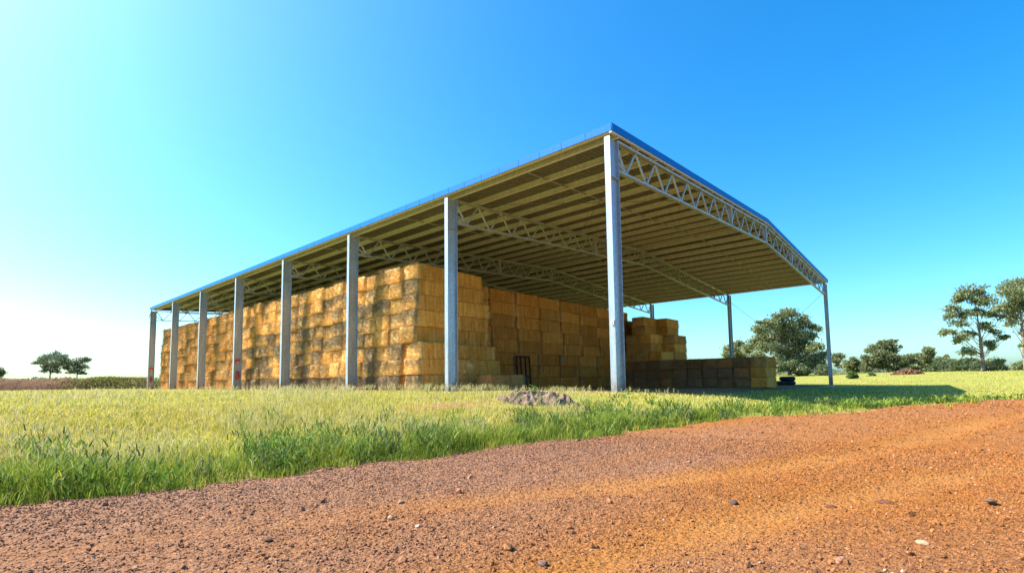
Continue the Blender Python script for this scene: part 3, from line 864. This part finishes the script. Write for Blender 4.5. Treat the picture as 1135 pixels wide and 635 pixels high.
def field(n, d0, d1, pw, half=.95):
    x, y, d = polar(n, d0, d1, pw, half)
    k = rng.random(n) < grassy(x, y)
    # clumping
    k &= rng.random(n) < (.35+.9*fbm(x*1.7, y*1.7, 3))*(.35+.65*np.maximum(sstep(.34, .48, fbm(x*.42+70, y*.8, 3)), sstep(1.8, .6, y-edge0(x))))
    x, y, d = x[k], y[k], d[k]; n = len(x)
    de = y-edge0(x)
    cl = fbm(x*.8+9, y*.8, 3); cl2 = fbm(x*.22, y*.22+4, 3)
    fr = sstep(2.6, .5, de+1.6*(cl-.5))                     # lush fringe by the road
    right = sstep(-2, 4, x)*sstep(2, -1, y)                # green grass before the shed and to the right
    h = (.058+.075*cl)*(1-.45*sstep(-6, -1.5, x)*sstep(3, 6, y))+.155*fr*(.4+cl)+.06*right
    h = h*(1-.5*sstep(-3, 2, x))*(1-.3*sstep(1.0, 3, x)*sstep(.5, 1.2, de))*(.55+.9*fbm(x*1.1+31, y*1.1, 2))
    h = h*(.55+.75*rng.random(n))
    h *= np.where(de < .3, .5, 1)
    g = np.clip(.02+.95*fr+.45*right+.7*(cl-.55)+.5*(cl2-.5), 0, 1)[:, None]
    r = rng.random((n, 1))
    dry = np.where(r < .46, YEL, np.where(r < .58, OLIVE, STRAW))
    wet = np.where(r < .55, GREEN, np.where(r < .8, DEEP, OLIVE))
    pick = (rng.random((n, 1)) < g)
    c = np.where(pick, wet, dry)*(.7+.6*rng.random((n, 1)))
    w = np.maximum(.006+.004*rng.random(n), .00105*d)
    addb(blades(x, y, gh(x, y), h, w, c, .75))
field(260000, 3.0, 13, .7)
field(170000, 9, 34, .3)
field(90000, 28, 150, 0)
# tall pale seeding stems
def seeds(n, d0, d1, pw):
    x, y, d = polar(n, d0, d1, pw, .95)
    de = y-edge0(x); cl = fbm(x*.55+2, y*.55+8, 3)
    k = (rng.random(n) < grassy(x, y)*np.clip((cl-.38)*4, 0, 1)*sstep(.3, 1.2, de)*(.12+.88*sstep(9, 3, de))) & (rng.random(n) < np.where(y > 1, sstep(-2, -5, x), sstep(.5, -3, x)))
    x, y, d = x[k], y[k], d[k]; n = len(x)
    h = (.24+.20*rng.random(n))*(1-.4*sstep(-6, -2, x))
    c = np.where(rng.random((n, 1)) < .5, np.array([.50, .45, .17]), np.array([.34, .38, .09]))*(.75+.5*rng.random((n, 1)))
    w = np.maximum(.004, .0006*d)
    z = gh(x, y)
    addb(blades(x, y, z, h, w, c, .5))
    # seed heads: small fuzzy tufts at the tip
    for q in range(3):
        a = rng.random(n)*6.28; l = .07+.05*rng.random(n)
        hx_ = x+rng.normal(0, .05, n)*h/.4; hy_ = y+rng.normal(0, .05, n)*h/.4
        addb(blades(hx_, hy_, z+h*.75, l, np.maximum(.006, .0007*d), np.tile(np.array([.58, .50, .22]), (n, 1))*(.6+.5*rng.random((n, 1))), 1.0))
seeds(34000, 3.5, 24, .6)
# broad-leaved plants mixed into the fringe: each a rosette of wide short leaves on leaning stems
x, y, d = polar(5200, 3.5, 26, .6, .95)
de = y-edge0(x); k = (rng.random(len(x)) < grassy(x, y)*sstep(3.2, .6, de)*np.clip((fbm(x*1.3+50, y*1.3, 2)-.36)*4, 0, 1))
x, y, d = x[k], y[k], d[k]; m_ = 46
n = len(x)*m_; hp = np.repeat((.16+.26*rng.random(len(x)))*(1-.45*sstep(-3, 2, x)), m_); t = rng.random(n)
cx_ = np.repeat(x, m_)+rng.normal(0, .09, n)*(.4+t); cy_ = np.repeat(y, m_)+rng.normal(0, .09, n)*(.4+t)
pcol = np.repeat(np.array([[.09, .15, .025], [.14, .23, .03], [.20, .28, .04], [.11, .15, .05]])[rng.integers(0, 4, len(x))], m_, 0)*(.6+.7*rng.random((n, 1)))
addb(blades(cx_, cy_, gh(cx_, cy_)+hp*t, .05+.05*rng.random(n), np.maximum(.016, .0018*np.repeat(d, m_)), pcol, 1.6))
# small tufts straying on to the road
x, y, d = polar(900, 3.5, 30, .6, .95)
dd = edge(x)-y; k = (rng.random(len(x)) < np.exp(-np.clip(dd, 0, 9)/.22)) & (dd > -.1) & (dd < .9)
x, y, d = x[k], y[k], d[k]; m_ = 26; n = len(x)*m_
cx_ = np.repeat(x, m_)+rng.normal(0, .05, n); cy_ = np.repeat(y, m_)+rng.normal(0, .05, n)
addb(blades(cx_, cy_, roadz(cx_, cy_), .05+.09*rng.random(n), np.maximum(.006, .001*np.repeat(d, m_)), (np.where(rng.random((n, 1)) < .6, GREEN, YEL))*(.6+.6*rng.random((n, 1))), .9))
# grass on the earth bank
kk = bankpts[rng.integers(0, len(bankpts), 26000)]
kk = kk[(rng.random(len(kk)) < np.clip(.03+1.0*sstep(.55, .75, kk[:, 3])+(kk[:, 4] > .1)*.25, 0, 1)*(.3+fbm(kk[:, 0]*.4, kk[:, 1]*.4)))]
n = len(kk); c = np.where(rng.random((n, 1)) < .6, np.array([.15, .19, .035]), np.array([.30, .28, .06]))*(.5+.7*rng.random((n, 1)))
addb(blades(kk[:, 0]+rng.normal(0, .35, n), kk[:, 1]+rng.normal(0, .35, n), gh(kk[:, 0], kk[:, 1])*0+kk[:, 2]-.05, .12+.3*rng.random(n)**2, np.full(n, .08), c, 1.0))
o = npmesh('grass', np.concatenate(GV), [np.concatenate(GQ), np.concatenate(GT)], M_GRASS, col=np.concatenate(GC))
tag(o, 'green and yellow grass growing round the shed and along the road', 'grass', kind='stuff')
print('grass verts', goff)

# straw fallen round the foot of the stack
n = 9000
side_ = rng.random(n) < .6
x = np.where(side_, XF-.1-np.abs(rng.normal(0, .45, n)), XF+rng.random(n)*22); y = np.where(side_, YN-1+rng.random(n)**1.6*45, np.where(x < 7, YN-.5, YW-.1)-np.abs(rng.normal(0, .6, n)))
LV, LQ, LT, LC = blades(x, y, gh(x, y)+.01, .02+.05*rng.random(n), np.maximum(.014, .0009*np.hypot(x-CAM[0], y-CAM[1])), np.array([.60, .40, .13])*(.5+.7*rng.random((n, 1))), 5.0)
o = npmesh('loose_straw', LV, [LQ, LT], M_GRASS, col=LC)
tag(o, 'loose straw littering the ground at the foot of the hay stack', 'straw', kind='stuff')

# weeds: leafy plants standing out of the grass
def weed(x, y, h, n, label, c=(.09, .18, .03)):
    z = gz(x, y); r = empty('weed', (x, y, z)); b = MB(); V = []; Fq = []; Cc = []
    for k in range(5):
        a = R.random()*6.28; l = h*(.6+.5*R.random()); tx, ty = math.cos(a)*h*.45*R.random(), math.sin(a)*h*.45*R.random()
        b.tube([(x, y, z-.02), (x+tx*.5, y+ty*.5, z+l*.55), (x+tx, y+ty, z+l)], [.006, .005, .002], 5)
        for q in range(n//5):
            t = .15+.85*R.random(); bx_, by_, bz_ = x+tx*t, y+ty*t, z+l*t
            aa = R.random()*6.28; s = h*(.16+.14*R.random()); e = R.uniform(-.1, .6)
            d = np.array([math.cos(aa)*math.cos(e), math.sin(aa)*math.cos(e), math.sin(e)]); sd = np.array([-math.sin(aa), math.cos(aa), R.uniform(-.4, .4)])*s*.24
            p = np.array([bx_, by_, bz_]); k0 = len(V)
            V += [p, p+d*s*.5+sd, p+d*s, p+d*s*.5-sd]; Fq.append((k0, k0+1, k0+2, k0+3))
            cc = np.array(c)*(.7+.7*R.random()); Cc += [cc]*4
    b.build('stem', M_GRASSM, r)
    npmesh('foliage', np.array(V), [np.array(Fq)], M_GRASS, r, col=np.array(Cc))
    tag(r, label, 'weed', 'leafy weeds round the dirt heap')
M_GRASSM = m_plain('stem_green', (.12, .18, .05), .8)
weed(-4.75, .15, .34, 130, 'bright green weed at the left end of the dirt heap')
weed(-4.35, -.05, .40, 150, 'bright green weed growing on top of the dirt heap in its middle')
weed(-4.0, -.30, .36, 130, 'bright green weed at the right end of the dirt heap')

# ------------------------------------------------------------------ trees
GUM = [(.21, .24, .095), (.155, .185, .08), (.28, .30, .14), (.105, .13, .06)]
def tree(base, z, clumps, sc, org, label, name='gum_tree', cat='tree', group='trees beyond the shed', nleaf=5200, depth=.8, leaf=1.0, spread=.34, pal=GUM, limb=True, trunk_r=1.0, lean_top=None):
    """base and clumps in crop pixels (sc, org): clump = (u, v[, r]); each clump gets its own depth"""
    pbx = base[0]/sc+org[0]; pbv = base[1]/sc+org[1]
    bx, by = at(pbx, z); bz_ = gz(bx, by)
    k = z/F
    side = RT; fwd = np.array([math.sin(YAW), math.cos(YAW), 0])
    r = empty(name, (bx, by, bz_))
    hz = 419.9-.0131*(pbx-567.5)                       # horizon row here
    dz0 = (bz_-CAM[2])/k                                # base height in px above the horizon
    cs = []
    g = np.random.default_rng(int(pbx*7+z))
    top = 0
    for c in clumps:
        u, v_, rad = (c[0]/sc+org[0], c[1]/sc+org[1], (c[2] if len(c) > 2 else 34)/sc)
        hgt = (hz-v_)*k+CAM[2]
        wid = (u-pbx)*k
        dd = g.normal(0, 1)*depth*max(1.2, abs(wid)*.5+rad*k)
        p = np.array([*at(u, z+dd), 0.0])
        p[2] = hgt*(1+dd/z)
        cs.append((p, rad*k)); top = max(top, hgt)
    Ht = top-bz_
    b = MB()
    tr = Ht*.022*trunk_r
    mid = np.mean([c[0] for c in cs], axis=0)
    tx, ty = (mid[0]-bx)*.6, (mid[1]-by)*.6
    tp = lambda t: Vector((bx+tx*t*t, by+ty*t*t, bz_-.1+(Ht*.86)*t))
    if name == 'gum_tree':
        b.tube([tp(t) for t in (0, .06, .2, .4, .6, .8, 1)], [tr*1.5, tr*1.1, tr, tr*.85, tr*.6, tr*.38, tr*.12], 8)
    for p, rad in cs:
        hrel = (p[2]-bz_)/Ht
        t0_ = max(.03, min(.85, hrel*.80-.18*min(1, math.hypot(p[0]-bx, p[1]-by)/Ht*2))) if name == 'gum_tree' else 0
        a = tp(t0_) if name == 'gum_tree' else Vector((bx, by, bz_-.05)); e = Vector(p)
        m_ = a.lerp(e, .5)+Vector((0, 0, -.05*Ht*(R.random())))
        rr = max(.02, tr*.42*(1-t0_*.6))
        rr *= .7; b.tube([a, a.lerp(m_, .6), m_, m_.lerp(e, .6), e], [rr, rr*.8, rr*.62, rr*.4, rr*.18], 6)
        for q in range(3):
            f_ = e+Vector(g.normal(0, 1, 3)*rad*.55); b.tube([m_.lerp(e, .5+.2*q/2), f_], [rr*.3, rr*.1], 4)
    b.build('trunk', M_BARK, r, True)
    tot = sum(c[1]**2 for c in cs); V = []; C = []
    for p, rad in cs:
        n = int(2.9*nleaf*rad**2/tot)+40
        ns = max(3, n//55)                                 # sub clumps give the crown its lumps and gaps
        d = g.normal(size=(ns, 3)); d /= np.linalg.norm(d, axis=1)[:, None]
        sc_ = p+d*rad*(.35+.65*g.random((ns, 1)))*np.array([1.0, 1.0, .72])
        w = g.integers(0, ns, n)
        q = sc_[w]+g.normal(size=(n, 3))*rad*spread*np.array([1, 1, .62])
        s = (.09+.17*g.random((n, 1)))*leaf*max(.6, (z/95)**.5)*np.ones((1, 1))
        nn = g.normal(size=(n, 3)); nn[:, 2] = np.abs(nn[:, 2])*.8; a1 = np.cross(nn, g.normal(size=(n, 3))); a1 /= np.linalg.norm(a1, axis=1)[:, None]
        a2 = np.cross(nn, a1); a2 /= np.linalg.norm(a2, axis=1)[:, None]
        quad = np.stack([q-a1*s, q-a2*s*.5, q+a1*s, q+a2*s*.5], 1)
        V.append(quad.reshape(-1, 3))
        cc = np.array(pal)[g.integers(0, len(pal), n)]*(.75+.5*g.random((n, 1)))*(.85+.3*g.random(ns)[w][:, None])
        C.append(np.repeat(cc, 4, 0))
    V = np.concatenate(V); n = len(V)//4
    npmesh('crown', V, [np.arange(4*n).reshape(-1, 4)], M_LEAF, r, col=np.concatenate(C))
    return tag(r, label, cat, group)
c6 = (4.886, (1030, 300)); c7 = (6.354, (800, 330)); c8 = (7.936, (920, 360)); cl = (4.73, (0, 360))
tree((285, 545), 78, [(255, 100, 45), (300, 95, 35), (215, 120, 40), (180, 140, 30), (330, 150, 45), (270, 150, 30), (140, 190, 35), (180, 220, 40), (120, 235, 30), (260, 210, 36), (310, 215, 30), (370, 230, 36), (400, 240, 22), (175, 275, 35), (95, 310, 33), (130, 320, 25), (180, 340, 36), (160, 370, 20), (320, 290, 38), (370, 320, 28), (400, 350, 25), (430, 355, 14), (240, 330, 26), (330, 390, 32), (345, 405, 25), (190, 420, 32), (240, 440, 20), (350, 480, 30), (380, 485, 20)], *c6,
     label='tall slender gum tree with open layered crown standing in the far right grass', nleaf=3600, depth=.35, trunk_r=.9)
tree((516, 545), 74, [(480, 70, 45), (440, 100, 40), (500, 110, 50), (420, 190, 40), (400, 195, 24), (470, 180, 45), (490, 240, 40), (450, 280, 26), (520, 150, 45), (490, 400, 18), (560, 90, 50), (565, 180, 50), (600, 150, 50), (570, 250, 40), (540, 50, 45), (620, 220, 40), (540, 330, 30)], *c6,
     label='tall gum tree cut off by the right edge of the picture', nleaf=3600, depth=.5, trunk_r=.9)
tree((470, 535), 88, [(480, 95, 48), (520, 100, 35), (420, 125, 50), (590, 145, 45), (350, 175, 50), (280, 158, 22), (270, 210, 46), (300, 260, 50), (225, 310, 55), (180, 350, 45), (400, 200, 60), (470, 190, 66), (560, 190, 55), (640, 190, 32), (680, 205, 26), (630, 260, 46), (540, 260, 66), (440, 280, 66), (350, 270, 56), (300, 330, 56), (400, 350, 60), (500, 360, 70), (600, 340, 64), (680, 340, 46), (705, 400, 46), (640, 420, 60), (550, 440, 70), (460, 440, 50), (380, 430, 46), (590, 480, 50), (680, 470, 46), (250, 400, 50)], *c7,
     label='big broad bushy gum tree behind the right end of the shed', nleaf=11500, depth=.6, trunk_r=1.1)
tree((90, 520), 110, [(120, 320, 34), (60, 350, 36), (100, 370, 36), (40, 390, 30), (130, 400, 30)], *c7, label='small olive tree peeping out left of the big bushy gum', nleaf=2200, depth=.5)
tree((60, 410), 125, [(65, 265, 38), (50, 300, 28), (90, 350, 18), (60, 340, 18), (30, 290, 22)], *c8, label='small thin tree just right of the far right post', nleaf=1800, depth=.4)
tree((205, 410), 118, [(200, 290, 28), (160, 330, 38), (220, 340, 46), (190, 370, 44), (250, 370, 34), (270, 330, 28)], *c8, label='bushy round tree between the thin tree and the dark spreading tree', nleaf=2600, depth=.5)
tree((500, 408), 112, [(470, 150, 38), (520, 160, 46), (560, 130, 26), (625, 175, 18), (400, 190, 46), (350, 210, 36), (540, 210, 46), (300, 265, 28), (340, 300, 46), (420, 250, 56), (500, 270, 56), (450, 330, 56), (530, 330, 54), (600, 290, 36), (650, 290, 36), (640, 340, 34), (330, 350, 46), (300, 370, 34), (560, 370, 30)], *c8,
     label='dark spreading gum tree with a lopsided crown, middle of the far right tree line', nleaf=7000, depth=.6, pal=[tuple(q*.8 for q in p) for p in GUM])
tree((710, 407), 122, [(690, 270, 32), (700, 310, 34), (700, 350, 26), (730, 380, 28), (660, 330, 20)], *c8, label='first thin grey-green tree right of the dark spreading gum', nleaf=2000, depth=.4)
tree((790, 407), 126, [(780, 260, 32), (790, 310, 28), (780, 350, 22), (760, 300, 20)], *c8, label='narrow see-through tree between two thin grey-green trees', nleaf=1500, depth=.4)
tree((860, 407), 120, [(870, 215, 38), (850, 270, 32), (890, 260, 26), (860, 320, 36), (860, 360, 36), (840, 380, 32), (900, 235, 20)], *c8, label='tallest thin tree between the dark spreading gum and the tall slender gum', nleaf=2400, depth=.4)
tree((990, 407), 124, [(960, 300, 36), (1020, 265, 18), (1000, 305, 36), (1040, 310, 26), (940, 330, 26)], *c8, label='low wispy tree among shrubs left of the tall slender gum', nleaf=2000, depth=.4)
tree((500, 545), 130, [(490, 505, 32), (520, 500, 32), (470, 520, 22), (545, 515, 30)], *c6, label='small distant tree under the gum at the right edge', nleaf=1600, depth=.4)
SHR = [(.10, .135, .055), (.075, .11, .045), (.13, .155, .07)]
for u, v_, rr, zz, lab in ((60, 515, 42, 96, 'grey-green shrub, leftmost of the thicket left of the tall gum'), (130, 515, 46, 92, 'grey-green shrub in the middle of the thicket left of the tall gum'), (205, 505, 48, 90, 'shrub nearest the left side of the tall slender gum trunk'), (350, 520, 40, 96, 'sparse shrub right of the tall slender gum trunk'), (280, 515, 44, 86, 'shrub growing round the foot of the tall slender gum')):
    tree((u, 545), zz, [(u-rr*.8, v_+8, rr*.6), (u, v_-8, rr*.8), (u+rr*.8, v_+6, rr*.6), (u+rr*.3, v_-18, rr*.5), (u-rr*.3, v_+12, rr*.6)], *c6, label=lab, name='shrub', cat='shrub', group='shrubs on the far right', nleaf=2400, depth=.3, pal=SHR, trunk_r=.5)
for u, v_, rr, zz, base, lab in ((185, 428, 36, 62, 470, 'round green bush in sunny grass just right of the far post'), (352, 434, 30, 70, 462, 'small pale bush in the sunny grass left of the soil heap')):
    tree((u, base), zz, [(u-rr*.6, v_+10, rr*.6), (u, v_-12, rr*.7), (u+rr*.6, v_+8, rr*.6), (u, v_+14, rr*.7)], *c8, label=lab, name='bush', cat='bush', group='bushes in the sunny right field', nleaf=1300, depth=.2, leaf=.6, pal=[(.12, .19, .04), (.09, .15, .035)], trunk_r=.5)
for u, v_, rr, lab in ((500, 465, 46, 'pale grey shrub at the left foot of the big bushy gum'), (560, 505, 40, 'low pale shrub in front of the big bushy gum'), (700, 500, 40, 'low shrub beside the far right post'), (400, 470, 40, 'bright green shrub past the end of the low bale row')):
    tree((u, 535), 80, [(u-rr*.6, v_+8, rr*.6), (u, v_-10, rr*.8), (u+rr*.6, v_+6, rr*.6), (u, v_+16, rr*.7)], *c7, label=lab, name='shrub', cat='shrub', group='shrubs round the big gum', nleaf=1500, depth=.3, pal=[(.15, .18, .09), (.12, .16, .06)], trunk_r=.5)
HAZ = [(.12, .15, .08), (.09, .12, .065), (.16, .18, .09)]
tree((262, 285), 150, [(280, 155, 42), (230, 170, 38), (195, 190, 22), (330, 165, 32), (335, 190, 26), (250, 200, 36), (300, 200, 36), (240, 230, 22), (290, 235, 24), (270, 215, 28)], *cl, label='dark umbrella shaped gum tree on the far left skyline', group='trees on the far left', nleaf=3000, depth=.4, pal=HAZ, spread=.26, leaf=.75)
tree((405, 285), 155, [(420, 180, 32), (455, 175, 22), (380, 195, 32), (430, 215, 32), (360, 210, 26), (440, 245, 20), (360, 240, 16), (400, 230, 26)], *cl, label='smaller forked gum tree right of the umbrella shaped one at far left', group='trees on the far left', nleaf=1900, depth=.4, pal=HAZ, spread=.26, leaf=.75)
tree((0, 290), 170, [(2, 240, 16), (-25, 232, 26), (-20, 250, 22)], *cl, label='tree cut off by the left edge of the picture on the skyline', group='trees on the far left', nleaf=2400, depth=.4, pal=HAZ)

# far woods along the left horizon
V = []; C = []
for zz, p0, p1, cnt in ((330, -60, 250, 240), (420, 620, 1180, 200)):
    for k in range(cnt):
        px_ = R.uniform(p0, p1); x_, y_ = at(px_, zz*R.uniform(.9, 1.2)); hgt = R.uniform(2.0, 6.5); g0 = gz(x_, y_)
        n = 46
        q = np.stack([x_+rng.normal(0, 2.4, n), y_+rng.normal(0, 2.4, n), g0+hgt*(rng.random(n)**.7)], 1)
        s = .5+.5*rng.random((n, 1)); a1 = rng.normal(size=(n, 3)); a1 /= np.linalg.norm(a1, axis=1)[:, None]; a2 = np.cross(a1, rng.normal(size=(n, 3))); a2 /= np.linalg.norm(a2, axis=1)[:, None]
        V.append(np.stack([q-a1*s, q-a2*s*.6, q+a1*s, q+a2*s*.6], 1).reshape(-1, 3)); C.append(np.repeat(np.array(HAZ)[rng.integers(0, 3, n)]*(.7+.6*rng.random((n, 1))), 4, 0))
V = np.concatenate(V); n = len(V)//4
o = npmesh('far_woods', V, [np.arange(4*n).reshape(-1, 4)], M_LEAF, col=np.concatenate(C))
tag(o, 'thin line of distant scrub along the horizon', 'woods', kind='stuff')
# low hills far off to the right
n1, n2 = 80, 10
T, S_ = np.meshgrid(np.linspace(0, 1, n1), np.linspace(-1, 1, n2), indexing='ij')
ax, ay = at(930, 2600); bx, by = at(1500, 2400); dx, dy = bx-ax, by-ay; L_ = math.hypot(dx, dy)
x = ax+dx*T-dy/L_*S_*300; y = ay+dy*T+dx/L_*S_*300
z = 42*np.clip(1-S_**2, 0, 1)*(.45+.75*fbm(T*9, T*0+3, 3))*sstep(0, .15, T)-1
I = np.arange(n1*n2).reshape(n1, n2); Q = np.stack([I[:-1, :-1], I[1:, :-1], I[1:, 1:], I[:-1, 1:]], -1).reshape(-1, 4)
o = npmesh('hills', np.stack([x.ravel(), y.ravel(), z.ravel()], 1), [Q], m_plain('scrub_hill', (.06, .085, .06), .9, 0, .3, .02), smooth=True)
tag(o, kind='structure')

# ------------------------------------------------------------------ light
S = Vector((-.52, .80, 1.0)).normalized()
sl = bpy.data.lights.new('sun', 'SUN'); sl.energy = 5; sl.angle = math.radians(.5); sl.color = (1, .93, .82)
so = bpy.data.objects.new('sun', sl); COL.objects.link(so); so.rotation_euler = S.to_track_quat('Z', 'Y').to_euler()
so.location = (-20, 40, 60)
wd_ = bpy.data.worlds.new('World'); SC.world = wd_; wd_.use_nodes = True
nt = wd_.node_tree; bg = nt.nodes['Background']
sk = nt.nodes.new('ShaderNodeTexSky'); sk.sky_type = 'NISHITA'; sk.sun_disc = False
sk.sun_elevation = math.asin(S.z); sk.sun_rotation = math.atan2(S.x, S.y)
sk.altitude = 100; sk.air_density = 1.0; sk.dust_density = 1.8; sk.ozone_density = 5.0
hs = nt.nodes.new('ShaderNodeHueSaturation'); hs.inputs['Saturation'].default_value = 1.36
nt.links.new(sk.outputs[0], hs.inputs['Color']); nt.links.new(mixc(nt, 1.0, hs.outputs[0], (.84, 1.10, 1.02), 'MULTIPLY'), bg.inputs[0])
bg.inputs[1].default_value = .118
vs_ = SC.view_settings
SC.display_settings.display_device = 'sRGB'
vs_.view_transform = 'Standard'; vs_.look = 'None'; vs_.gamma = 1; vs_.use_curve_mapping = False
vs_.exposure = 1.45
SC.cycles.max_bounces = 8; SC.cycles.diffuse_bounces = 5; SC.cycles.glossy_bounces = 3; SC.cycles.transparent_max_bounces = 4
SC.cycles.use_denoising = True
SC.cycles.use_adaptive_sampling = True
